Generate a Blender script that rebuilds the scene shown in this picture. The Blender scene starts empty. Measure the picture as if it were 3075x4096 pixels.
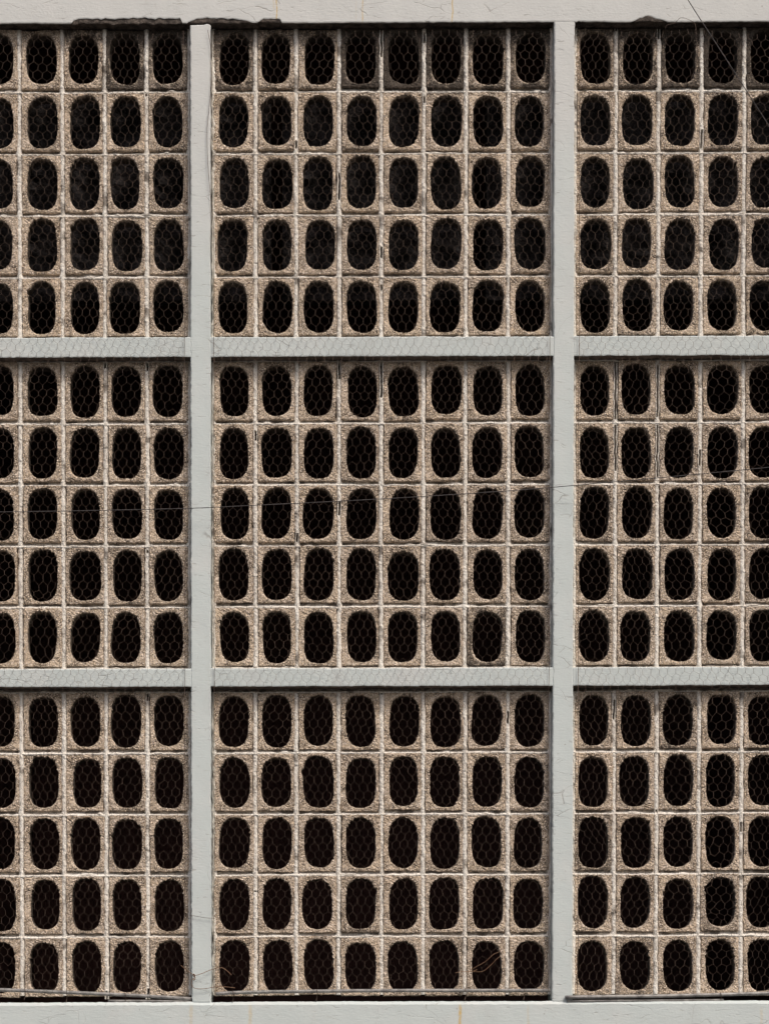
import bpy, math, random
import numpy as np
from mathutils import Matrix, Vector

# ------------------------------------------------------------------ camera, sky, sun, exposure
SC = bpy.context.scene
COL = SC.collection
W0, H0 = 3075.0, 4096.0          # size of the photograph, used as the survey grid of the facade
FPX, DIST, PITCH = 9000.0, 10.59, math.radians(1.26)
AX, AY, CAMZ = 1300.0, 4500.0, 1.7
cam_d = bpy.data.cameras.new('camera')
cam = bpy.data.objects.new('camera', cam_d)
COL.objects.link(cam)
cam.location = (0, -DIST, CAMZ)
cam.rotation_euler = (math.radians(90) - PITCH, 0, 0)
cam_d.sensor_fit = 'VERTICAL'
cam_d.sensor_height = 24
cam_d.lens = 24 * FPX / H0
cam_d.shift_x = (W0 / 2 - AX) / H0
cam_d.shift_y = (AY - H0 / 2) / H0
cam_d.clip_end = 500
SC.camera = cam
SC.render.resolution_x, SC.render.resolution_y = 768, 1024

SUN_EL, SUN_AZ = 52.0, 32.0       # azimuth to the right of the facade normal
world = bpy.data.worlds.new('World')
SC.world = world
world.use_nodes = True
wn = world.node_tree
bg = wn.nodes['Background']
sky = wn.nodes.new('ShaderNodeTexSky')
sky.sky_type = 'NISHITA'
sky.sun_disc = False
sky.sun_elevation = math.radians(SUN_EL)
sky.sun_rotation = math.radians(180 - SUN_AZ)
sky.air_density = 1.0
sky.dust_density = 6.0
sky.ozone_density = 0.6
wn.links.new(sky.outputs[0], bg.inputs[0])
bg.inputs[1].default_value = 0.10
sun_d = bpy.data.lights.new('sun', 'SUN')
sun_d.energy = 1.5
sun_d.angle = math.radians(16)
sun_d.color = (1.0, 0.95, 0.88)
sun = bpy.data.objects.new('sun', sun_d)
COL.objects.link(sun)
se, sa = math.radians(SUN_EL), math.radians(SUN_AZ)
sdir = Vector((math.sin(sa) * math.cos(se), -math.cos(sa) * math.cos(se), math.sin(se)))
sun.rotation_euler = sdir.to_track_quat('Z', 'Y').to_euler()
sun.location = sdir * 20
SC.view_settings.view_transform = 'Standard'
SC.view_settings.look = 'None'
SC.view_settings.exposure = 0.36
SC.view_settings.gamma = 1

# ------------------------------------------------------------------ survey grid -> metres
SL = 0.0029                        # the courses climb very slightly to the right
cp, sp = math.cos(PITCH), math.sin(PITCH)
PX = 1 / 850.0                     # metres per grid unit


def wx(x, d=0.0):
    lz = (AY - 2050.0) / FPX
    return (np.asarray(x, float) - AX) / FPX * (DIST + d * PX) / (cp + lz * sp)


def wz(y, d=0.0):
    lz = (AY - np.asarray(y, float)) / FPX
    return CAMZ + (DIST + d * PX) * (lz * cp - sp) / (cp + lz * sp)


def W(x, y, d0, d):
    """grid x, y read at depth d0, placed at depth d -> (N,3) metres"""
    x = np.asarray(x, float); y = np.asarray(y, float); d = np.asarray(d, float)
    x, y, d = np.broadcast_arrays(x, y, d)
    yy = y - SL * (x - 1537)
    return np.stack([wx(x, d0), d * PX, wz(yy, d0)], -1).reshape(-1, 3)


rng = np.random.default_rng(7)
random.seed(7)


class Field:
    """smooth random field"""
    def __init__(s, scale, n=10):
        s.k = rng.normal(0, 1, (n, 3)) / scale * 2.2
        s.p = rng.uniform(0, 6.28, n)
        s.n = n

    def __call__(s, x, y, z=0.0):
        x = np.asarray(x, float); y = np.asarray(y, float)
        r = 0
        for k, p in zip(s.k, s.p):
            r = r + np.sin(k[0] * x + k[1] * y + k[2] * z + p)
        return r / math.sqrt(s.n) * 1.2


# ------------------------------------------------------------------ helpers
def mesh_obj(name, verts, faces, mat, parent=None, smooth=False, origin=None, attr=None):
    verts = np.asarray(verts, float)
    if origin is None:
        origin = verts.mean(0)
    origin = np.asarray(origin, float)
    me = bpy.data.meshes.new(name)
    me.from_pydata((verts - origin).tolist(), [], [list(map(int, f)) for f in faces])
    me.materials.append(mat)
    if smooth:
        me.polygons.foreach_set('use_smooth', [True] * len(me.polygons))
    if attr is not None:
        a = me.attributes.new('dirt_shade', 'FLOAT', 'POINT')
        a.data.foreach_set('value', np.asarray(attr, np.float32))
    me.update()
    o = bpy.data.objects.new(name, me)
    COL.objects.link(o)
    po = np.zeros(3)
    if parent is not None:
        o.parent = parent
        q = parent
        while q is not None:
            po = po + np.array(q.location); q = q.parent
    o.location = origin - po
    return o


def thing(name, label, cat, loc, group=None):
    o = bpy.data.objects.new(name, None)
    COL.objects.link(o)
    o.empty_display_size = 0.1
    o.location = loc
    o['label'] = label
    o['category'] = cat
    if group:
        o['group'] = group
    return o


def tag(o, label, cat, group=None, kind=None):
    o['label'] = label
    o['category'] = cat
    if group:
        o['group'] = group
    if kind:
        o['kind'] = kind
    return o


def structure(o):
    o['kind'] = 'structure'
    return o


def tube(pts, r, n=6, sub=6, wob=0.0):
    """pts (N,3) metres; smooth tube; returns verts, faces"""
    pts = np.asarray(pts, float)
    if sub > 1 and len(pts) > 2:
        P = np.vstack([2 * pts[0] - pts[1], pts, 2 * pts[-1] - pts[-2]])
        out = []
        for i in range(1, len(P) - 2):
            for t in np.linspace(0, 1, sub, endpoint=False):
                a, b, c, e = P[i - 1], P[i], P[i + 1], P[i + 2]
                out.append(0.5 * ((2 * b) + (-a + c) * t + (2 * a - 5 * b + 4 * c - e) * t * t + (-a + 3 * b - 3 * c + e) * t ** 3))
        out.append(pts[-1])
        pts = np.array(out)
    if wob:
        pts = pts + rng.normal(0, wob, pts.shape)
    V, F = [], []
    rr = np.broadcast_to(r, (len(pts),)) if np.ndim(r) == 0 else np.interp(np.linspace(0, 1, len(pts)), np.linspace(0, 1, len(r)), r)
    for i, p in enumerate(pts):
        t = pts[min(i + 1, len(pts) - 1)] - pts[max(i - 1, 0)]
        t = t / (np.linalg.norm(t) + 1e-12)
        up = np.array([0, 1, 0.01]) if abs(t[1]) < .9 else np.array([1, 0, 0.])
        u = np.cross(t, up); u /= np.linalg.norm(u)
        v = np.cross(t, u)
        for k in range(n):
            a = 2 * math.pi * k / n
            V.append(p + rr[i] * (math.cos(a) * u + math.sin(a) * v))
    for i in range(len(pts) - 1):
        for k in range(n):
            k2 = (k + 1) % n
            F.append((i * n + k, i * n + k2, (i + 1) * n + k2, (i + 1) * n + k))
    F.append(tuple(range(n))[::-1])
    m = (len(pts) - 1) * n
    F.append(tuple(m + k for k in range(n)))
    return np.array(V), F


class MB:
    def __init__(s): s.v = []; s.f = []; s.n = 0; s.a = []
    def add(s, v, f, a=None):
        s.v.append(np.asarray(v)); s.f += [tuple(i + s.n for i in q) for q in f]; s.n += len(v)
        s.a.append(np.zeros(len(v)) if a is None else np.asarray(a))
    def out(s): return np.vstack(s.v), s.f, np.concatenate(s.a)


# ------------------------------------------------------------------ materials
def new_mat(name, rough=0.9, spec=0.2):
    m = bpy.data.materials.new(name)
    m.use_nodes = True
    b = m.node_tree.nodes['Principled BSDF']
    b.inputs['Roughness'].default_value = rough
    b.inputs['Specular IOR Level'].default_value = spec
    return m, m.node_tree, b


class G:
    """tiny node-graph helper"""
    def __init__(s, nt): s.nt = nt; s.l = nt.links.new
    def n(s, t, **k):
        nd = s.nt.nodes.new(t)
        for a, b in k.items(): setattr(nd, a, b)
        return nd
    def _set(s, sock, v):
        if isinstance(v, bpy.types.NodeSocket): s.l(v, sock)
        elif v is not None: sock.default_value = v
    def math(s, op, a, b=None, c=None, clamp=False):
        nd = s.n('ShaderNodeMath', operation=op, use_clamp=clamp)
        s._set(nd.inputs[0], a); s._set(nd.inputs[1], b)
        if c is not None: s._set(nd.inputs[2], c)
        return nd.outputs[0]
    def pos(s): return s.n('ShaderNodeNewGeometry').outputs['Position']
    def xyz(s, v):
        nd = s.n('ShaderNodeSeparateXYZ'); s.l(v, nd.inputs[0]); return nd.outputs
    def scale(s, v, sc, add=(0, 0, 0)):
        nd = s.n('ShaderNodeMapping'); s.l(v, nd.inputs[0])
        nd.inputs['Scale'].default_value = sc; nd.inputs['Location'].default_value = add
        return nd.outputs[0]
    def noise(s, v, sc, det=3, rough=.5, dist=0.):
        nd = s.n('ShaderNodeTexNoise'); s.l(v, nd.inputs['Vector'])
        nd.inputs['Scale'].default_value = sc; nd.inputs['Detail'].default_value = det
        nd.inputs['Roughness'].default_value = rough; nd.inputs['Distortion'].default_value = dist
        return nd.outputs['Fac']
    def vor(s, v, sc, feat='F1', rnd=1.):
        nd = s.n('ShaderNodeTexVoronoi', feature=feat); s.l(v, nd.inputs['Vector'])
        nd.inputs['Scale'].default_value = sc; nd.inputs['Randomness'].default_value = rnd
        return nd.outputs
    def ramp(s, v, lo, hi, a=0., b=1.):
        nd = s.n('ShaderNodeMapRange', interpolation_type='SMOOTHSTEP')
        s._set(nd.inputs[0], v); nd.inputs[1].default_value = lo; nd.inputs[2].default_value = hi
        nd.inputs[3].default_value = a; nd.inputs[4].default_value = b
        return nd.outputs[0]
    def mix(s, f, a, b):
        nd = s.n('ShaderNodeMix', data_type='RGBA')
        s._set(nd.inputs[0], f)
        for i, q in ((6, a), (7, b)):
            if isinstance(q, tuple): q = (*q, 1)
            s._set(nd.inputs[i], q)
        return nd.outputs[2]
    def bump(s, h, dist, strength=1., nrm=None):
        nd = s.n('ShaderNodeBump'); s._set(nd.inputs['Height'], h)
        nd.inputs['Distance'].default_value = dist; nd.inputs['Strength'].default_value = strength
        if nrm is not None: s.l(nrm, nd.inputs['Normal'])
        return nd.outputs[0]
    def warp(s, v, sc, amt):
        nd = s.n('ShaderNodeTexNoise'); s.l(v, nd.inputs['Vector']); nd.inputs['Scale'].default_value = sc
        nd.inputs['Detail'].default_value = 3
        a = s.n('ShaderNodeVectorMath', operation='MULTIPLY_ADD')
        s.l(nd.outputs['Color'], a.inputs[0]); a.inputs[1].default_value = (amt,) * 3; s.l(v, a.inputs[2])
        return a.outputs[0]
    def attr(s, name):
        nd = s.n('ShaderNodeAttribute', attribute_name=name); return nd.outputs['Fac']


def mat_block():
    m, nt, b = new_mat('rough_concrete_block', .95, .1)
    g = G(nt); p = g.pos(); d = g.attr('dirt_shade')
    info = g.n('ShaderNodeObjectInfo').outputs['Random']
    big = g.noise(p, 6, 3)
    c = g.mix(g.ramp(big, .3, .7), (.67, .528, .39), (.755, .61, .46))
    c = g.mix(g.math('MULTIPLY', info, .85), c, (.59, .48, .375))
    # aggregate: light and dark stones about 8 mm across with dark gaps
    agg = g.vor(p, 150, 'F1')
    cell = g.xyz(agg['Color'])[0]
    c = g.mix(g.ramp(cell, .55, 1, 0, .8), c, (.90, .765, .655))
    c = g.mix(g.ramp(cell, .34, 0, 0, .45), c, (.25, .19, .145))
    edge = g.vor(g.warp(p, 60, .004), 105, 'DISTANCE_TO_EDGE')['Distance']
    rough_zone = g.noise(p, 14, 4, .65)
    pitm = g.math('MULTIPLY', g.ramp(edge, .0, .16, 1, 0), g.ramp(rough_zone, .40, .62, .16, .97))
    c = g.mix(pitm, c, (.075, .055, .042))
    fine = g.noise(p, 260, 3, .7)
    spots = g.ramp(fine, .60, .70, 0, .68)
    c = g.mix(spots, c, (.14, .105, .08))
    # black growth, and the shade painted inside the holes
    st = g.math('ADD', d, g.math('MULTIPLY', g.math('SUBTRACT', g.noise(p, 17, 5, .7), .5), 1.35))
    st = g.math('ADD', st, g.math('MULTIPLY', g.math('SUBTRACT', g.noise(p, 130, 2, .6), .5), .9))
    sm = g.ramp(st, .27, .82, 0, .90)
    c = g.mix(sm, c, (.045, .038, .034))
    g.l(c, b.inputs['Base Color'])
    h = g.math('ADD', g.math('MULTIPLY', agg['Distance'], -1.1), g.math('MULTIPLY', g.noise(p, 180, 4, .7), 1.2))
    h = g.math('SUBTRACT', h, g.math('MULTIPLY', pitm, .9))
    g.l(g.bump(h, .0042, .9), b.inputs['Normal'])
    return m


def mat_mortar():
    m, nt, b = new_mat('cream_mortar', .95, .1)
    g = G(nt); p = g.pos(); d = g.attr('dirt_shade')
    c = g.mix(g.ramp(g.noise(p, 9, 4, .6), .3, .7), (.72, .665, .595), (.84, .80, .735))
    c = g.mix(g.ramp(g.noise(p, 150, 3, .7), .55, .75, 0, .5), c, (.30, .25, .205))
    c = g.mix(g.ramp(g.math('ADD', g.noise(p, 24, 5, .72), g.math('MULTIPLY', d, .5)), .60, .90, 0, .8), c, (.13, .105, .085))
    g.l(c, b.inputs['Base Color'])
    g.l(g.bump(g.noise(p, 140, 4, .7), .004, .8), b.inputs['Normal'])
    return m


def streak(g, X, Z, x0, z0, z1, w, wav):
    dx = g.math('ABSOLUTE', g.math('SUBTRACT', g.math('ADD', X, wav), x0))
    a = g.ramp(dx, w * .3, w, 1, 0)
    lo = g.ramp(Z, z0 - .01, z0 + .02, 0, 1); hi = g.ramp(Z, z1 - .02, z1 + .01, 1, 0)
    return g.math('MULTIPLY', a, g.math('MULTIPLY', lo, hi))


def mat_paint():
    m, nt, b = new_mat('weathered_pale_paint', .75, .25)
    g = G(nt); p = g.pos(); X, Y, Z = g.xyz(p)
    warm, cool = (.575, .58, .565), (.535, .58, .572)
    zt, zb = float(wz(100)), float(wz(1700))
    t = g.ramp(g.math('ADD', Z, g.math('MULTIPLY', g.math('SUBTRACT', g.noise(p, 1.6, 4), .5), 2.2)), zb, zt)
    c = g.mix(t, cool, warm)
    c = g.mix(g.ramp(g.noise(p, 3.5, 5, .6), .45, .75, 0, .5), c, (.60, .595, .58))
    c = g.mix(g.ramp(g.noise(g.scale(p, (1, 1, .35)), 7, 5, .65), .52, .8, 0, .35), c, (.44, .44, .425))
    # faint rust wash
    for (px, y0, y1, w, amt) in ((1108, -40, 118, .0038, 1.1), (1449, -40, 92, .0034, .75), (1806, -40, 92, .004, .75), (1095, -40, 40, .006, .3),
                                (1841, 4018, 4220, .010, .8), (762, 4020, 4160, .012, .28), (1000, 4020, 4200, .012, .4), (3050, 4030, 4150, .01, .25),
                                (1424, 0, 90, .002, .25), (2115, 4020, 4120, .008, .22)):
        x0 = float(wx(px)); za = float(wz(y1)); zc = float(wz(y0))
        s_ = streak(g, X, Z, x0, za, zc, w, g.math('MULTIPLY', g.math('SUBTRACT', g.noise(p, 22, 3), .5), .014))
        s_ = g.math('MULTIPLY', s_, g.math('MULTIPLY', g.ramp(g.noise(p, 60, 3, .7), .3, .62, .35, 1), amt))
        c = g.mix(s_, c, (.56, .37, .10))
    # hairline cracks, mostly level, some upright
    pw = g.warp(p, 7, .10)
    e1 = g.vor(g.scale(pw, (2.2, 1, 9)), 1.5, 'DISTANCE_TO_EDGE')['Distance']
    k1 = g.math('MULTIPLY', g.ramp(e1, 0, .014, 1, 0), g.ramp(g.noise(p, 5, 4, .6), .50, .62))
    pw2 = g.warp(g.scale(p, (1, 1, 1), (7, 3, 1)), 4, .2)
    e2 = g.vor(g.scale(pw2, (1.6, 1, .9)), 1.7, 'DISTANCE_TO_EDGE')['Distance']
    k2 = g.math('MULTIPLY', g.ramp(e2, 0, .0035, 1, 0), g.ramp(g.noise(p, 3, 4, .6), .50, .58))
    dash = g.noise(g.scale(g.warp(p, 12, .03), (11, 11, 75)), 1.6, 2, .5)
    k3 = g.math('MULTIPLY', g.ramp(dash, .655, .70), g.ramp(g.noise(p, 7, 2), .40, .6))
    k4 = g.ramp(g.noise(p, 45, 2, .5), .735, .765)
    k = g.math('MAXIMUM', g.math('MAXIMUM', k1, g.math('MULTIPLY', k2, .45)), g.math('MULTIPLY', k3, .7))
    c = g.mix(g.math('MULTIPLY', k, .55), c, (.20, .175, .155))
    c = g.mix(g.math('MULTIPLY', k4, .5), c, (.24, .21, .19))
    g.l(c, b.inputs['Base Color'])
    brush = g.noise(g.scale(p, (14, 14, 60)), 2.2, 5, .65)
    h = g.math('SUBTRACT', g.math('ADD', brush, g.math('MULTIPLY', g.noise(p, 90, 3, .6), .5)), g.math('MULTIPLY', k, .8))
    g.l(g.bump(h, .003, .42), b.inputs['Normal'])
    return m


def simple(name, c1, c2, sc, rough=.9, bump=.0, spec=.2, metal=0.):
    m, nt, b = new_mat(name, rough, spec)
    g = G(nt); p = g.pos()
    f = g.noise(p, sc, 5, .65)
    g.l(g.mix(g.ramp(f, .35, .65), c1, c2), b.inputs['Base Color'])
    b.inputs['Metallic'].default_value = metal
    if bump: g.l(g.bump(g.noise(p, sc * 3, 4, .7), bump, 1.), b.inputs['Normal'])
    return m


M_BLOCK, M_MORTAR, M_PAINT = mat_block(), mat_mortar(), mat_paint()
M_RAW = simple('sooty_broken_concrete', (.045, .037, .033), (.14, .115, .098), 30, .95, .012)
M_SOFFIT = simple('shaded_underside', (.10, .082, .07), (.19, .155, .13), 20, .95, .003)  # darker brown for beam undersides, shade put into the colour
M_WIRE = simple('rusty_wire', (.06, .040, .031), (.135, .093, .07), 9, .7, 0, .3, .15)
M_TWIG = simple('rusted_loose_wire', (.16, .085, .05), (.26, .16, .10), 30, .8)
M_CABLE = simple('dark_cable', (.05, .045, .045), (.09, .08, .08), 30, .7)
M_PIPE = simple('dull_galvanised_pipe', (.17, .16, .155), (.34, .325, .31), 25, .6, .001, .4, .35)
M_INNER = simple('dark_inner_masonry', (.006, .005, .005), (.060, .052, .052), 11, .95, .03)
M_ROOM = simple('unlit_room', (.085, .044, .039), (.11, .056, .049), 4, .95)
M_GROUND = simple('asphalt', (.05, .05, .05), (.08, .078, .075), 3, .95, .004)

# ------------------------------------------------------------------ facade survey (grid units)
LX = [-257.0, -88.0, 83.0, 254.0, 424.0, 588.5, 757.5]               # joint centres, ends = panel edges
MX = [855.0, 1022.0, 1187.0, 1356.0, 1525.5, 1693.0, 1861.0, 2033.0, 2200.5]
RX = [2295.0, 2459.0, 2628.0, 2797.5, 2968.0, 3138.0, 3308.0]
HX = {0: [-172, -3, 172.5, 342, 506, 674], 1: [936, 1106, 1275, 1444, 1613, 1781, 1949, 2117],
      2: [2376, 2544, 2713.5, 2885.5, 3053, 3222]}
XS = [LX, MX, RX]
ROWY = [[116.0, 360.5, 607.5, 854.0, 1101.0, 1345.0],
        [1446.0, 1686.5, 1932.5, 2175.5, 2420.5, 2667.0],
        [2769.0, 3004.5, 3250.5, 3493.5, 3739.5, 3982.0]]
PL = (764.5, 843.5)
PR = (2211.0, 2292.5)
B = 52.0          # recess of the block faces behind the frame
BD = 64.0        # thickness of a block
XMIN, XMAX = -330.0, 3380.0

# ------------------------------------------------------------------ concrete frame
f_edge = Field(60); f_edge2 = Field(14); f_face = Field(90)


def slab(x0, x1, y0, y1, d, back, step=12, top=None, bottom=None, amp=1.2, chamfer_top=None, facenoise=1.0):
    """a cast member: front grid with worn rounded arrises and sides running back"""
    nx = max(2, int((x1 - x0) / step)); ny = max(2, int((y1 - y0) / step))
    us = np.linspace(x0, x1, nx + 1); ts = np.linspace(0, 1, ny + 1)
    e = 4.0
    us = np.concatenate([[x0], [x0 + e], us[1:-1], [x1 - e], [x1]]) if x1 - x0 > 3 * e else us
    us = np.unique(us)
    rows = []
    tp = top(us) if top is not None else y0 + f_edge(us, y0) * amp * .5 + f_edge2(us, y0) * amp * .5
    bt = bottom(us) if bottom is not None else y1 + f_edge(us, y1) * amp * .5 + f_edge2(us, y1) * amp * .5
    fr = [0.0]
    ce = (chamfer_top[0] if chamfer_top else e)
    V = []; dd = []
    inner = np.linspace(0, 1, ny + 1)
    yrows = [tp, tp + ce] + [tp + ce + (bt - e - tp - ce) * t for t in inner[1:-1]] + [bt - e, bt]
    for j, yr in enumerate(yrows):
        x = us.copy()
        jit = f_edge(yr, x0 + 500) * amp * .5 + f_edge2(yr, x0 + 500) * amp * .5
        jit2 = f_edge(yr, x1 + 900) * amp * .5 + f_edge2(yr, x1 + 900) * amp * .5
        x[0] += jit[0]; x[-1] += jit2[-1]; x[1] += jit[0]; x[-2] += jit2[-1]
        dep = d + f_face(us, yr) * .5 * facenoise + rng.normal(0, .05, len(us)) * facenoise
        if j == 0: dep = dep + (chamfer_top[1] if chamfer_top else 3)
        if j == len(yrows) - 1: dep = dep + 1.2
        dep[0] += 3; dep[-1] += 3
        V.append((x, yr, dep))
    NR, NC = len(yrows), len(us)
    X = np.array([v[0] for v in V]); Y = np.array([v[1] for v in V]); Dp = np.array([v[2] for v in V])
    front = W(X, Y, d, Dp)
    F = []
    idx = lambda j, i: j * NC + i
    for j in range(NR - 1):
        for i in range(NC - 1):
            F.append((idx(j, i), idx(j + 1, i), idx(j + 1, i + 1), idx(j, i + 1)))
    loop = [idx(0, i) for i in range(NC)] + [idx(j, NC - 1) for j in range(1, NR)] + \
           [idx(NR - 1, i) for i in range(NC - 2, -1, -1)] + [idx(j, 0) for j in range(NR - 2, 0, -1)]
    n0 = len(front); L = len(loop)
    vs = [front]
    k = 0
    prev = loop
    for dep in (min(d + 22, back - 1), back):
        ring = front[loop].copy(); ring[:, 1] = dep * PX + rng.normal(0, .0004, L)
        vs.append(ring)
        cur = [n0 + k * L + q for q in range(L)]
        for q in range(L):
            q2 = (q + 1) % L
            F.append((prev[q], prev[q2], cur[q2], cur[q]))
        prev = cur; k += 1
    F.append(tuple(prev))
    return np.vstack(vs), F


frame = thing('concrete_frame', 'pale painted concrete frame of pillars and beams around the block panels', 'frame',
              (0, 0, float(wz(4300))))
BACK = B + BD + 60

# top beam: painted skin with a broken lower arris over a sooty core
chips = [(298, 306, 74, 'l'), (306, 745, 75, 'f'), (770, 950, 76, 'f'), (1038, 1121, 79, 'f'), (2520, 2640, 75, 'h')]
f_ch = Field(22); f_ch2 = Field(7); f_ch3 = Field(70)


def top_edge(x):
    x = np.asarray(x, float)
    y = 88.5 + f_edge(x, 3) * .8 + f_edge2(x, 9) * .5
    def put(x0, x1, y0, r0, r1):
        nonlocal y
        w = np.clip((x - x0) / r0, 0, 1) * np.clip((x1 - x) / r1, 0, 1)
        w = np.where((x > x0) & (x < x1), w, 0)
        t = y0 + f_ch(x, 1) * 1.8 + f_ch2(x, 2) * 1.2
        y = y * (1 - w) + t * w
    put(294, 732, 70.5, 8, 4)
    put(750, 1012, 71, 40, 60)
    put(1032, 1126, 74, 26, 3)
    put(2518, 2662, 69, 50, 70)
    put(2300, 2330, 82, 10, 10)
    return y


top_bot = 90.5
v, f = slab(XMIN, XMAX, -420, 92, -0.8, 8, step=9, bottom=top_edge, amp=1.0)
beam_top = mesh_obj('beam', v, f, M_PAINT, frame, False)
beam_top['label'] = 'topmost beam with its broken sooty lower edge'


def core_edge(x):
    x = np.asarray(x, float)
    return 89.5 + f_edge(x, 3) * .8 + f_edge2(x, 9) * .5 + np.where((x > 290) & (x < 735), 1.5 + f_ch(x, 5) * 1.8, 0) + \
        np.where((x > 755) & (x < 1130), f_ch(x, 5) * 1.4, 0)


v, f = slab(XMIN, XMAX, -415, 94, 3.2, BACK, step=7, bottom=core_edge, amp=2.0, facenoise=4.0)
mesh_obj('broken_core', v, f, M_RAW, beam_top)

# middle beams between the pillars, bottom beam
for (ya, yb) in ((1346.5, 1424.5), (2671.5, 2743.5)):
    for (xa, xb) in ((XMIN, PL[0] + 4), (PL[1] - 4, PR[0] + 4), (PR[1] - 4, XMAX)):
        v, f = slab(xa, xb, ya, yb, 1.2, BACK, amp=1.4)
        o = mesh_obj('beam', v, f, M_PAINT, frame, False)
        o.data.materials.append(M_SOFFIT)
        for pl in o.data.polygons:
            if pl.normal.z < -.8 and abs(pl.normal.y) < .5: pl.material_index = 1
v, f = slab(XMIN, XMAX, 4005.5, 4300, -9, BACK, chamfer_top=(13, 13), amp=1.2)
sill = mesh_obj('beam', v, f, M_PAINT, frame, False)
sill['label'] = 'bottom beam with a bright worn top edge and rust streaks'


def pil_top_l(x):
    x = np.asarray(x, float); return 98 + f_ch(x, 8) * 2.2 + f_ch2(x, 3) * 1.0
def pil_top_r(x):
    x = np.asarray(x, float); return 86 + 0 * x


v, f = slab(PL[0], PL[1], 98, 4007, 0, BACK - 4, top=pil_top_l, amp=1.6)
o = mesh_obj('pillar', v, f, M_PAINT, frame, False); o['label'] = 'left pillar with a broken cap under the top beam'
v, f = slab(PR[0], PR[1], 86, 4007, 0, BACK - 4, top=pil_top_r, amp=1.6)
o = mesh_obj('pillar', v, f, M_PAINT, frame, False); o['label'] = 'right pillar running unbroken into the top beam'

# ------------------------------------------------------------------ breeze blocks
NW_, NH_ = 20, 30
per = []
for i in range(NW_): per.append((-1 + 2 * i / NW_, -1))
for i in range(NH_): per.append((1, -1 + 2 * i / NH_))
for i in range(NW_): per.append((1 - 2 * i / NW_, 1))
for i in range(NH_): per.append((-1, 1 - 2 * i / NH_))
per = np.array(per, float)
K = len(per)


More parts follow.
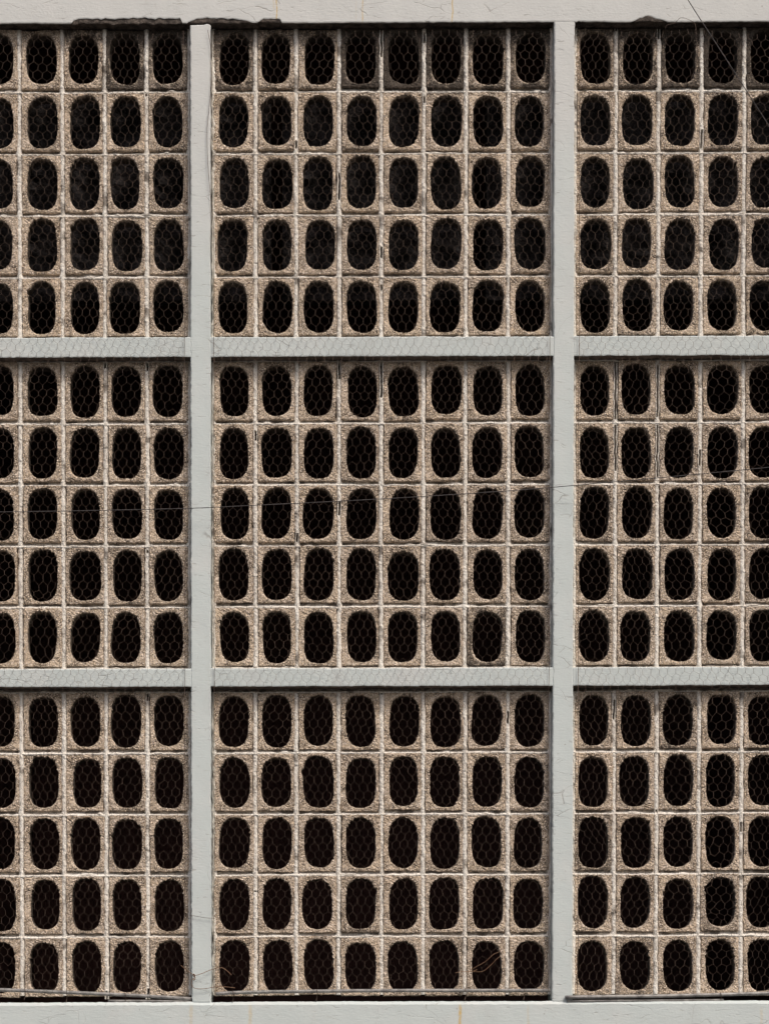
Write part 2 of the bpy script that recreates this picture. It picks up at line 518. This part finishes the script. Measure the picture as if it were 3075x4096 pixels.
def block(cx, cy, hw, hh, hx, hy, dirt_shade, seed, row_top):
    r = np.random.default_rng(seed)
    rot = r.normal(0, .006)
    ow = per[:, 0] * hw; oh = per[:, 1] * hh
    tilt = r.normal(0, .8, 4)
    # hole outline
    ha, hb = 59.8 + r.normal(0, 1.3), 102.5 + r.normal(0, 2.0)
    th = np.arctan2(oh / hh * 1.0, ow / hw * 1.0)
    nt_, nb_ = 2.35 + r.uniform(-.15, .4), 2.45 + r.uniform(-.15, .35)
    c, s = np.cos(th), np.sin(th)
    ex, ey = 2.35 + r.uniform(-.15, .3), np.where(s < 0, nt_, nb_) + .9
    lo, hi = np.full(K, .5), np.full(K, 1.6)
    for _ in range(24):
        md = (lo + hi) / 2
        ins = (md * np.abs(c)) ** ex + (md * np.abs(s)) ** ey < 1
        lo = np.where(ins, md, lo); hi = np.where(ins, hi, md)
    rad = (lo + hi) / 2
    px_ = rad * c * ha; py_ = rad * s * hb
    # lopsided casting
    px_ = px_ + r.normal(0, 2.0) * s + r.normal(0, .7) * np.cos(2 * th + r.uniform(0, 6)) + r.normal(0, .7) * np.cos(3 * th + r.uniform(0, 6))
    py_ = py_ + r.normal(0, 1.8) * c + r.normal(0, 1.0) * np.cos(3 * th + r.uniform(0, 6))
    jag = r.normal(0, 1.0, K); jag = jag + .5 * np.roll(r.normal(0, 1, K), 1)
    am = np.where(s < -.3, 1.5, np.where(s > .3, .6, .7))
    if r.random() < .12:                               # a bite out of the rim
        k0 = r.integers(0, K); dk = np.minimum(abs(np.arange(K) - k0), K - abs(np.arange(K) - k0))
        jag = jag + np.where(dk < 3, 6.0 - dk * 1.6, 0)
    px_ += c * jag * am; py_ += s * jag * am
    px_ += hx - cx; py_ += hy - cy
    nse = r.normal(0, 1, K)
    ox = ow + np.sign(per[:, 0]) * (np.abs(per[:, 0]) > .99) * r.normal(0, .9, K)
    oy = oh + np.sign(per[:, 1]) * (np.abs(per[:, 1]) > .99) * r.normal(0, .9, K)
    ox = ox + np.where(oh > 0, tilt[0], tilt[1]) * .5; oy = oy + np.where(ow > 0, tilt[2], tilt[3]) * .5
    fr = [0, .08, .28, .5, .72, .9, 1.0]
    base = B + r.normal(0, 1.6)
    tx, ty = r.normal(0, .012), r.normal(0, .008)
    V = []; A = []
    def push(x, y, d, a):
        xr = x * math.cos(rot) - y * math.sin(rot); yr = x * math.sin(rot) + y * math.cos(rot)
        V.append(W(cx + xr, cy + yr, B, d)); A.append(np.broadcast_to(a, (K,)))
    blot = r.normal(0, .05)
    def dval(x, y, rim=0.):
        t = (y / hh)
        dd = dirt_shade + blot + .16 * np.clip((t - .86) / .14, 0, 1) - .02 * np.abs(t)
        if row_top: dd = dd + .30 * np.clip((-t - .4) / .55, 0, 1)
        return dd
    # outer sides, back to front
    for dep in (base + BD, base + 30):
        push(ox, oy, dep + r.normal(0, .3, K), dirt_shade)
    for i, t in enumerate(fr[::-1]):
        x = px_ + (ox - px_) * t; y = py_ + (oy - py_) * t
        if 0 < t < 1:
            x = x + r.normal(0, .8, K); y = y + r.normal(0, .8, K)
        dep = base + tx * x + ty * y + r.normal(0, 1.15, K)
        if t == 1: dep = dep + 2.6
        if t == 0: dep = dep + 3.5
        if t == .08: dep = dep + .7
        push(x, y, dep, dval(x, y) - (.22 if t <= .08 else 0) * (y > 0))
    hxm, hym = px_.mean(), py_.mean()
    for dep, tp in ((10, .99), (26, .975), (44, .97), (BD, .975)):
        push(hxm + (px_ - hxm) * tp + r.normal(0, .5, K), hym + (py_ - hym) * tp + r.normal(0, .5, K), base + dep, dirt_shade * .4 + (.42 if dep < 15 else .85))  # hole walls painted darker towards the back, standing in for shade
    nr = len(V)
    F = []
    ar = np.arange(K); nx = (ar + 1) % K
    for j in range(nr):
        j2 = (j + 1) % nr
        F += list(zip((j * K + ar).tolist(), (j * K + nx).tolist(), (j2 * K + nx).tolist(), (j2 * K + ar).tolist()))
    return np.vstack(V), F, np.concatenate(A)


# stains on the top course, darkest below the leaking beam
ROW1 = {0: [.1, .12, .12, .28, .62, .5], 1: [.5, .26, .22, .72, .86, .66, .5, .52], 2: [.26, .5, .52, .74, .72, .6]}
ROW2 = {0: [.1, .05, .12, .1, .12, .26], 1: [.12, .15, .22, .24, .2, .12, .1, .2], 2: [.08, .15, .15, .34, .3, .2]}
GAPS = [(0, 4, 1, 365, 382), (1, 4, 0, 122, 228), (1, 5, 0, 128, 172), (1, 2, 1, 560, 592), (1, 5, 1, 385, 412),
        (1, 3, 2, 690, 798), (1, 4, 3, 985, 1032), (1, 4, 4, 1136, 1160), (2, 1, 0, 118, 125), (2, 3, 1, 520, 596), (2, 2, 0, 120, 160), (2, 5, 0, 118, 345),
        (0, 3, 5, 1450, 1470), (0, 4, 5, 1450, 1480), (1, 3, 5, 1440, 1515), (1, 4, 5, 1440, 1590), (1, 1, 6, 1720, 1760), (0, 4, 8, 2196, 2208),
        (2, 1, 5, 1455, 1680), (2, 2, 5, 1460, 1670), (2, 1, 6, 1700, 1885), (2, 2, 6, 1700, 1910), (2, 3, 6, 1800, 1865),
        (1, 3, 7, 2005, 2060), (1, 2, 7, 2130, 2165), (0, 4, 10, 2765, 2800), (1, 7, 10, 2845, 2895), (2, 4, 12, 3290, 3330), (2, 2, 11, 3240, 3262),
        (0, 4, 14, 3950, 3990), (0, 3, 14, 3960, 3990), (1, 4, 10, 2768, 2778), (2, 1, 10, 2800, 2880), (1, 1, 13, 3560, 3566)]
f_m1 = Field(30); f_m2 = Field(8); f_m3 = Field(120)


def vstrip(mb, x, y0, y1, hw, dirt_shade=0.):
    n = max(3, int((y1 - y0) / 6)); ys = np.linspace(y0, y1, n)
    bulge = 1.5 + 2.0 * f_m3(x * 3, ys)
    prof = [(-1.15, 7), (-.8, 2.0), (-.4, -1.0), (.1, -1.6), (.5, -.6), (.85, 3.0), (1.15, 8)]
    V = []
    for (u, dp) in prof:
        xx = x + u * hw + f_m1(x + u * 5, ys) * 1.3 + rng.normal(0, .5, n)
        V.append(W(xx, ys, B, B + 2.0 + dp + bulge * .8 + f_m2(x + u * 9, ys) * .8 + rng.normal(0, .35, n)))
    for u in (1.15, -1.15):
        V.append(W(x + u * hw + 0 * ys, ys, B, B + BD * .8 + 0 * ys))
    m = len(V); F = []
    for j in range(m):
        j2 = (j + 1) % m
        for i in range(n - 1):
            F.append((j * n + i, j * n + i + 1, j2 * n + i + 1, j2 * n + i))
    F.append(tuple(j * n for j in range(m))); F.append(tuple(j * n + n - 1 for j in range(m))[::-1])
    blob = np.zeros(n)
    for q in range(rng.poisson((y1 - y0) / 420)):
        blob = np.maximum(blob, np.exp(-((ys - rng.uniform(y0, y1)) / rng.uniform(3, 40)) ** 2) * rng.uniform(.25, .8))
    mb.add(np.vstack(V), F, np.tile(dirt_shade + blob, m))


def hstrip(mb, x0, x1, y, hh, dirt_shade=0.):
    n = max(3, int((x1 - x0) / 6)); xs = np.linspace(x0, x1, n)
    dp_ = 3.5 * f_m3(xs, y * 3)
    prof = [(-1.2, 22), (-.75, 20), (-.2, 16), (.25, 10), (.5, 3.5), (.75, .6), (1.2, 3.0)]
    V = []
    A = []
    blob = np.zeros(n); lump = np.zeros(n)
    for q in range(int((x1 - x0) / 110)):
        c0, w0 = rng.uniform(x0, x1), rng.uniform(6, 34)
        g0 = np.exp(-((xs - c0) / w0) ** 4)
        if rng.random() < .6: blob = np.maximum(blob, g0 * rng.uniform(.4, 1.1))
        else: lump = np.maximum(lump, g0 * rng.uniform(3, 9))
    for (u, dp) in prof:
        yy = y + u * hh + f_m1(xs, y + u * 5) * 1.1 + rng.normal(0, .4, n)
        V.append(W(xs, yy, B, B + dp + (dp_ if dp > 9 else 0) + f_m2(xs, y + u * 9) * .8 + rng.normal(0, .3, n)))
        A.append(dirt_shade + (.34 if u < -.1 else -.12) + blob * (1.0 if u < .4 else .35)); V[-1][:, 1] -= lump * PX * (1 if u < .3 else 0)  # upper half of the joint darker, lower half paler
    for u in (1.2, -1.2):
        V.append(W(xs, y + u * hh + 0 * xs, B, B + BD * .8 + 0 * xs)); A.append(np.zeros(n))
    m = len(V); F = []
    for j in range(m):
        j2 = (j + 1) % m
        for i in range(n - 1):
            F.append((j * n + i, j * n + i + 1, j2 * n + i + 1, j2 * n + i))
    F.append(tuple(j * n for j in range(m))); F.append(tuple(j * n + n - 1 for j in range(m))[::-1])
    mb.add(np.vstack(V), F, np.concatenate(A))


PANEL_LABEL = [
    ['soot-stained breeze block panel at the top left, left of both pillars', 'breeze block panel right below the top beam, between both pillars', 'soot-stained breeze block panel at the top right, crossed by a slanting cable'],
    ['middle left breeze block panel beside the left pillar, between the two netted beams', 'central breeze block panel between both pillars and both netted beams', 'middle right breeze block panel beside the right pillar, between the two netted beams'],
    ['bottom left breeze block panel above a pipe sloping down to the right', 'bottom breeze block panel between both pillars, above a level pipe', 'bottom right breeze block panel above a pipe climbing to the right']]
JW = 9.6
for bay in range(3):
    xs = XS[bay]
    for tier in range(3):
        ys = ROWY[tier]
        root = thing('breeze_block_panel', PANEL_LABEL[tier][bay], 'block panel',
                     (float(wx((xs[0] + xs[-1]) / 2, B)), B * PX, float(wz(ys[-1], B))), 'breeze block panels filling the concrete frame')
        mb = MB()
        nc = len(xs) - 1
        bump_x = [rng.normal(0, .9) for _ in xs]
        for rI in range(5):
            R = tier * 5 + rI
            y0, y1 = ys[rI], ys[rI + 1]
            top_ = y0 + (JW if rI > 0 else 0); bot_ = y1 - (JW if rI < 4 else (6 if tier < 2 else 0))
            for cI in range(nc):
                x0, x1 = xs[cI], xs[cI + 1]
                l_ = x0 + (JW + bump_x[cI] if cI > 0 else (3 if bay == 0 else 6)); r_ = x1 - (JW - bump_x[cI + 1] if cI < nc - 1 else (3 if bay == 2 else 3))
                gap = 0
                if bay == 1 and cI == 0: l_ -= 4
                cx, cy = (l_ + r_) / 2 + rng.normal(0, 1.5), (top_ + bot_) / 2 + rng.normal(0, 1.3)
                hx = HX[bay][cI] + rng.normal(0, 2.2); hy = cy - .5 + rng.normal(0, 2.0)
                if R == 0: dirt_shade = ROW1[bay][cI] * 1.12 + .08
                elif R == 1: dirt_shade = ROW2[bay][cI] + rng.normal(0, .04)
                else: dirt_shade = max(-.15, rng.normal(.08, .16)) + (.05 if tier == 2 else 0)
                if bay == 2 and cI >= 3 and R == 9: dirt_shade += .22
                v, f, a = block(cx, cy, (r_ - l_) / 2 + rng.normal(0, .6), (bot_ - top_) / 2 + rng.normal(0, .6), hx, hy, dirt_shade, 1000 * R + 50 * bay + cI, R == 0)
                c0 = W([cx], [cy], B, [B])[0]
                o = mesh_obj('breeze_block', v, f, M_BLOCK, root, False, origin=c0, attr=a)
                if R == 0 and dirt_shade > .6: o['label'] = 'blackened breeze block'
        # mortar
        yt, yb = ys[0] - 2, ys[-1] + (4 if tier < 2 else -4)
        for cI, x in enumerate(xs):
            if cI in (0, nc) and ((bay == 0 and cI == 0) or (bay == 2 and cI == nc)): pass
            gs = []
            for (gb, gc, gr, ga, gz) in GAPS:
                if gb == bay and gr // 5 == tier and gc == cI + (0 if bay else -1): gs.append((ga, gz))
            gs.sort(); cur = yt
            xx = x + bump_x[cI] if 0 < cI < nc else (x + 2 if cI == 0 else x)
            hw = JW if 0 < cI < nc else 8
            for (ga, gz) in gs + [(yb, yb)]:
                if ga - cur > 12: vstrip(mb, xx, cur, ga, hw, .12 if tier == 0 else 0)
                if gz > ga:
                    vstrip(mb, xx - 6.2, ga - 3, gz + 3, 2.6, .1); vstrip(mb, xx + 6.0, ga - 3, gz + 3, 2.2, .1)
                cur = gz
        for rI in range(0, 6):
            y = ys[rI]
            if rI == 0:
                if tier: hstrip(mb, xs[0] - 3, xs[-1] + 3, y - 8, 8, .3)  # joint under the beam coloured darker in place of soffit shade
            elif rI == 5:
                if tier < 2: hstrip(mb, xs[0] - 3, xs[-1] + 3, y - 1, 7, .0)
            else: hstrip(mb, xs[0] - 3, xs[-1] + 3, y, JW, .12 if rI == 1 and tier == 0 else 0)
        v, f, a = mb.out()
        mesh_obj('mortar', v, f, M_MORTAR, root, False, attr=a)

# ------------------------------------------------------------------ dark inside of the building
def box(x0, x1, y0, y1, z0, z1, n=1):
    v = [(x, y, z) for z in (z0, z1) for y in (y0, y1) for x in (x0, x1)]
    f = [(0, 2, 3, 1), (4, 5, 7, 6), (0, 1, 5, 4), (2, 6, 7, 3), (0, 4, 6, 2), (1, 3, 7, 5)]
    return np.array(v, float), f


xa, xb = float(wx(XMIN, 0)), float(wx(XMAX, 0))
ztop, zsill = float(wz(-400)), float(wz(4290))
yb_ = BACK * PX
mb = MB()
mb.add(*box(xa, xb, 4.2, 4.4, 0.0, ztop))                        # back
mb.add(*box(xa - .2, xa, yb_ - .1, 4.4, 0.0, ztop))
mb.add(*box(xb, xb + .2, yb_ - .1, 4.4, 0.0, ztop))
mb.add(*box(xa - .2, xb + .2, yb_ - .02, 4.4, ztop, ztop + .2))
mb.add(*box(xa - .2, xb + .2, yb_ - .02, 4.4, -.1, .02))
v, f, a = mb.out()
structure(mesh_obj('interior_room', v, f, M_ROOM))

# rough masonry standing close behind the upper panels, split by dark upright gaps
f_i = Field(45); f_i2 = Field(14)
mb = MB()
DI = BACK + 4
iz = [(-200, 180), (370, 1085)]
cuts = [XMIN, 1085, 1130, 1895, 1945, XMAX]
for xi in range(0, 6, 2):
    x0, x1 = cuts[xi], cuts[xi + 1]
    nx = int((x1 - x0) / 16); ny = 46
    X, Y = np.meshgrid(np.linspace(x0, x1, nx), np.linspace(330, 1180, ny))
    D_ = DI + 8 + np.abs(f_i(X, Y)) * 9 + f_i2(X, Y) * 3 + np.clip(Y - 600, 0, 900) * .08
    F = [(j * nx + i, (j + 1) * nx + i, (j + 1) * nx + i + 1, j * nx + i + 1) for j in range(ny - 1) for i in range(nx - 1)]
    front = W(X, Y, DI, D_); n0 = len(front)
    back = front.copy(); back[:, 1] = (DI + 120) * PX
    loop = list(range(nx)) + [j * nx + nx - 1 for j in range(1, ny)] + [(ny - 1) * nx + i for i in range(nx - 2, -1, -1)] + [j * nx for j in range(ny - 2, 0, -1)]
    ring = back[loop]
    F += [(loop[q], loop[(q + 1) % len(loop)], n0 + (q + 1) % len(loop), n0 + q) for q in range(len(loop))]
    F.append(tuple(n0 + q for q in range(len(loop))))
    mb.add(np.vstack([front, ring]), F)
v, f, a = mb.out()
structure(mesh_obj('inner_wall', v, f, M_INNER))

# wall below the bottom beam, ground
v, f = box(xa, xb, .03, yb_, 0.0, zsill + .004)
structure(mesh_obj('lower_wall', v, f, M_PAINT))
structure(mesh_obj('ground', [(-60, -80, 0), (60, -80, 0), (60, 40, 0), (-60, 40, 0)], [(0, 1, 2, 3)], M_GROUND))

# ------------------------------------------------------------------ wire netting
f_n1 = Field(260); f_n2 = Field(260); f_n3 = Field(70); f_n4 = Field(70); f_nd = Field(130)


def netting(x0, x1, y0, y1, seed, slack, label, edges):
    r = np.random.default_rng(seed)
    px, py = 33.2, 31.0
    nc = int((x1 - x0) / px) + 1; nr = int((y1 - y0) / py)
    nodes = {}; P = []
    def node(x, y, key):
        if key not in nodes:
            nodes[key] = len(P); P.append((x, y))
        return nodes[key]
    E = []
    hv = 8.6
    for j in range(nr):
        for i in range(-1, nc + 1):
            cx = x0 + (i + (.5 if j % 2 else 0)) * px; cy = y0 + (j + .5) * py
            if cx < x0 - 1 or cx > x1 + 1: continue
            a = node(cx, cy - hv, (i, j, 0)); b = node(cx, cy + hv, (i, j, 1))
            E.append((a, b, 1))
    for j in range(nr - 1):
        for i in range(-1, nc + 1):
            if (i, j, 1) not in nodes: continue
            for di in ((-1, 0) if j % 2 == 0 else (0, 1)):
                if (i + di, j + 1, 0) in nodes: E.append((nodes[(i, j, 1)], nodes[(i + di, j + 1, 0)], 0))
    P = np.array(P)
    X, Y = P[:, 0], P[:, 1]
    s1 = 6 + 5 * slack
    X2 = X + f_n1(X, Y) * s1 + f_n3(X, Y) * 1.8 * slack + r.normal(0, .9 + .6 * slack, len(X))
    Y2 = Y + f_n2(X, Y) * s1 * .8 + f_n4(X, Y) * 1.8 * slack + r.normal(0, .9 + .6 * slack, len(X))
    # a few places where the cells were pulled out of shape
    for _ in range(int(14 * slack)):
        qx, qy, rad = r.uniform(x0, x1), r.uniform(y0, y1), r.uniform(35, 80)
        ax, ay = r.normal(0, 16), r.normal(0, 16)
        w = np.exp(-((X - qx) ** 2 + (Y - qy) ** 2) / rad ** 2)
        X2 += ax * w; Y2 += ay * w
    X2 = np.clip(X2, x0 + (0 if edges[0] else -9e3), x1 if edges[1] else 9e3)
    Dp = -9 + f_nd(X, Y) * 2.2
    Wp = W(X2, Y2, -9, Dp)
    E = [e for e in E if r.random() > .006]
    A = Wp[[e[0] for e in E]]; Bq = Wp[[e[1] for e in E]]
    rad = np.where(np.array([e[2] for e in E]) == 1, .00085, .00045)
    T = Bq - A; T /= np.linalg.norm(T, axis=1, keepdims=True) + 1e-9
    U = np.cross(T, np.array([0, 1, 0.])); U /= np.linalg.norm(U, axis=1, keepdims=True) + 1e-9
    Vv = np.cross(T, U)
    ring = []
    for end in (A - T * .0006, Bq + T * .0006):
        for k in range(4):
            a_ = math.pi / 2 * k + .78
            ring.append(end + (math.cos(a_) * U + math.sin(a_) * Vv) * rad[:, None])
    V = np.stack(ring, 1).reshape(-1, 3)
    F = []
    for e in range(len(E)):
        b0 = e * 8
        for k in range(4):
            k2 = (k + 1) % 4
            F.append((b0 + k, b0 + k2, b0 + 4 + k2, b0 + 4 + k))
    both = all(edges)
    root = thing('wire_netting', label, 'wire netting', tuple(Wp.min(0)), 'chicken wire sheets stretched over the panels')
    mesh_obj('mesh_sheet', V, F, M_WIRE, root)
    for side, on in enumerate(edges):
        if on:
            xe = (x0, x1)[side]
            ys_ = np.linspace(y0, y1, 60)
            off = f_n1(xe, ys_) * 1.5 + r.normal(0, .8, 60)
            if both and side == 0:           # the selvage has sprung loose beside the top of the pillar
                off = off + np.interp(ys_, [108, 150, 230, 400, 520, 610, 740, 860, 930], [-22, -14, -3, -16, -28, -24, -18, -2, 0])
            pts = W(xe + off, ys_, -9, -10 + 0 * ys_)
            v, f = tube(pts, .0013, 5, 2)
            mesh_obj('edge_wire', v, f, M_WIRE, root)


netting(XMIN + 60, 738, 122, 3966, 11, .55, 'chicken wire sheet left of the left pillar, over three block panels', (0, 1))
netting(856, 2196, 118, 3966, 12, .35, 'wide chicken wire sheet stretched between the two pillars', (1, 1))
netting(2312, XMAX - 60, 128, 3974, 13, 1.0, 'buckled chicken wire sheet right of the right pillar', (1, 0))

# ------------------------------------------------------------------ pipes holding the netting down
def px_tube(name, pts, r, mat, parent=None, n=8, sub=6, wob=0., d0=None):
    P = np.vstack([W([p[0]], [p[1] + SL * (p[0] - 1537)], p[2] if d0 is None else d0, [p[2]]) for p in pts])
    v, f = tube(P, r, n, sub, wob)
    return mesh_obj(name, v, f, mat, parent, True)


def pipe(label, pts, rods, ties):
    b = W([pts[0][0]], [pts[0][1]], 0, [pts[0][2]])[0]
    root = thing('netting_pipe', label, 'pipe', tuple(b), 'pipes along the foot of the chicken wire')
    px_tube('tube', pts, 7.2 * PX, M_PIPE, root, 12)
    for rd in rods: px_tube('lower_rod', rd, 4.6 * PX, M_PIPE, root, 8)
    for (x, y) in ties:
        px_tube('tie_wire', [(x, y - 9, -2), (x + 1, y - 4, -9), (x + 3, y + 8, -6), (x + 1, y + 26, 4), (x - 2, y + 38, -2)], .0016, M_WIRE, root, 5, 4)


pipe('grey pipe sloping down to the right at the foot of the left netting',
     [(XMIN + 40, 3946, 12), (0, 3959, 12), (250, 3969, 12), (500, 3980, 12), (762, 3995, 12)],
     [[(430, 4003.5, 14), (620, 4004, 14), (762, 4006, 14)]], [(94, 3962), (262, 3972), (497, 3980)])
pipe('grey level pipe at the foot of the netting between both pillars',
     [(861, 3975, 14), (1000, 3969, 14), (1400, 3963.5, 14), (1850, 3962, 14), (2203, 3962, 14)],
     [], [(930, 3972), (1266, 3966), (1862, 3963), (2098, 3962)])
pipe('grey pipe climbing to the right at the foot of the right netting',
     [(2264, 3989, -10), (2400, 3987, -6), (2700, 3983, -2), (3075, 3973, 6), (XMAX - 40, 3966, 8)],
     [[(2270, 4004, -3), (2600, 4002, 2), (2900, 4000, 6)]], [(2355, 3987), (2500, 3985), (2887, 3978)])

# ------------------------------------------------------------------ cables and loose wires
o = px_tube('overhead_cable', [(2560, -290, -90), (2743, 0, -90), (2905, 252, -90), (3075, 516, -90), (3300, 868, -90)], .0020, M_CABLE, None, 6)
tag(o, 'thin dark cable slanting across the top right corner', 'cable')
o = px_tube('sagging_wire', [(-330, 2052, -48), (0, 2048, -48), (380, 2042, -48), (762, 2033, -46), (1025, 2021, -46), (1525, 1996, -46), (2050, 1962, -46),
                             (2300, 1941, -46), (2700, 1905, -46), (3075, 1869, -46), (3390, 1834, -46)], .0018, M_CABLE, None, 6)
tag(o, 'long thin wire strung almost level across the middle panels', 'wire')

b = W([770], [3960], 0, [0])[0]
root = thing('loose_tie_wire', 'knotted loose wire looping across the foot of the left pillar', 'wire', tuple(b))
px_tube('long_strand', [(722, 3862, -11), (745, 3880, -13), (775, 3900, -16), (800, 3896, -17), (820, 3888, -14), (840, 3880, -10), (862, 3874, -10), (884, 3871, -11), (900, 3878, -11), (925, 3900, -10)], .0014, M_TWIG, root, 6)
px_tube('lower_loop', [(773, 3899, -16), (775, 3912, -17), (768, 3918, -16), (765, 3935, -16), (772, 3950, -15), (790, 3955, -14), (815, 3955, -12), (845, 3950, -10), (880, 3946, -10), (925, 3950, -11), (940, 3952, -11)], .0013, M_TWIG, root, 6)
px_tube('knot', [(772, 3896, -17), (778, 3901, -21), (774, 3906, -17), (769, 3900, -14), (775, 3897, -18), (779, 3915, -19), (773, 3920, -18), (770, 3912, -17)], .0018, M_TWIG, root, 6)
o = px_tube('cross_wire', [(758, 3660, -8), (790, 3666, -9), (820, 3671, -9), (862, 3674, -9)], .001, M_WIRE, None, 5)
tag(o, 'short thin wire crossing the left pillar above the knotted one', 'wire')
for (pts, lb) in (([(2652, 116, -12), (2660, 100, -14), (2690, 92, -15), (2712, 72, -14), (2740, 76, -12), (2768, 92, -12), (2774, 112, -11), (2775, 150, -11), (2782, 200, -12), (2778, 260, -12), (2762, 300, -11), (2755, 318, -11)],
                   'curled thin wire hooked under the top beam at the right'),):
    o = px_tube('curled_wire', pts, .0010, M_WIRE, None, 5); tag(o, lb, 'wire')
root = thing('twig', 'dry forked brown twig caught in the wire near the bottom pipe', 'twig', tuple(W([1850], [3890], 0, [-12])[0]))
px_tube('stem', [(1822, 3892, -12), (1850, 3887, -14), (1888, 3886, -15), (1908, 3880, -14), (1906, 3877, -14)], .0016, M_TWIG, root, 5)
px_tube('branch', [(1880, 3883, -14), (1893, 3875, -15), (1945, 3845, -16), (1975, 3818, -15), (1998, 3807, -14), (2010, 3790, -13)], .0011, M_TWIG, root, 5)
px_tube('branch', [(1888, 3886, -14), (1930, 3886, -15), (1960, 3865, -16), (1990, 3835, -15), (2002, 3826, -14)], .0011, M_TWIG, root, 5)
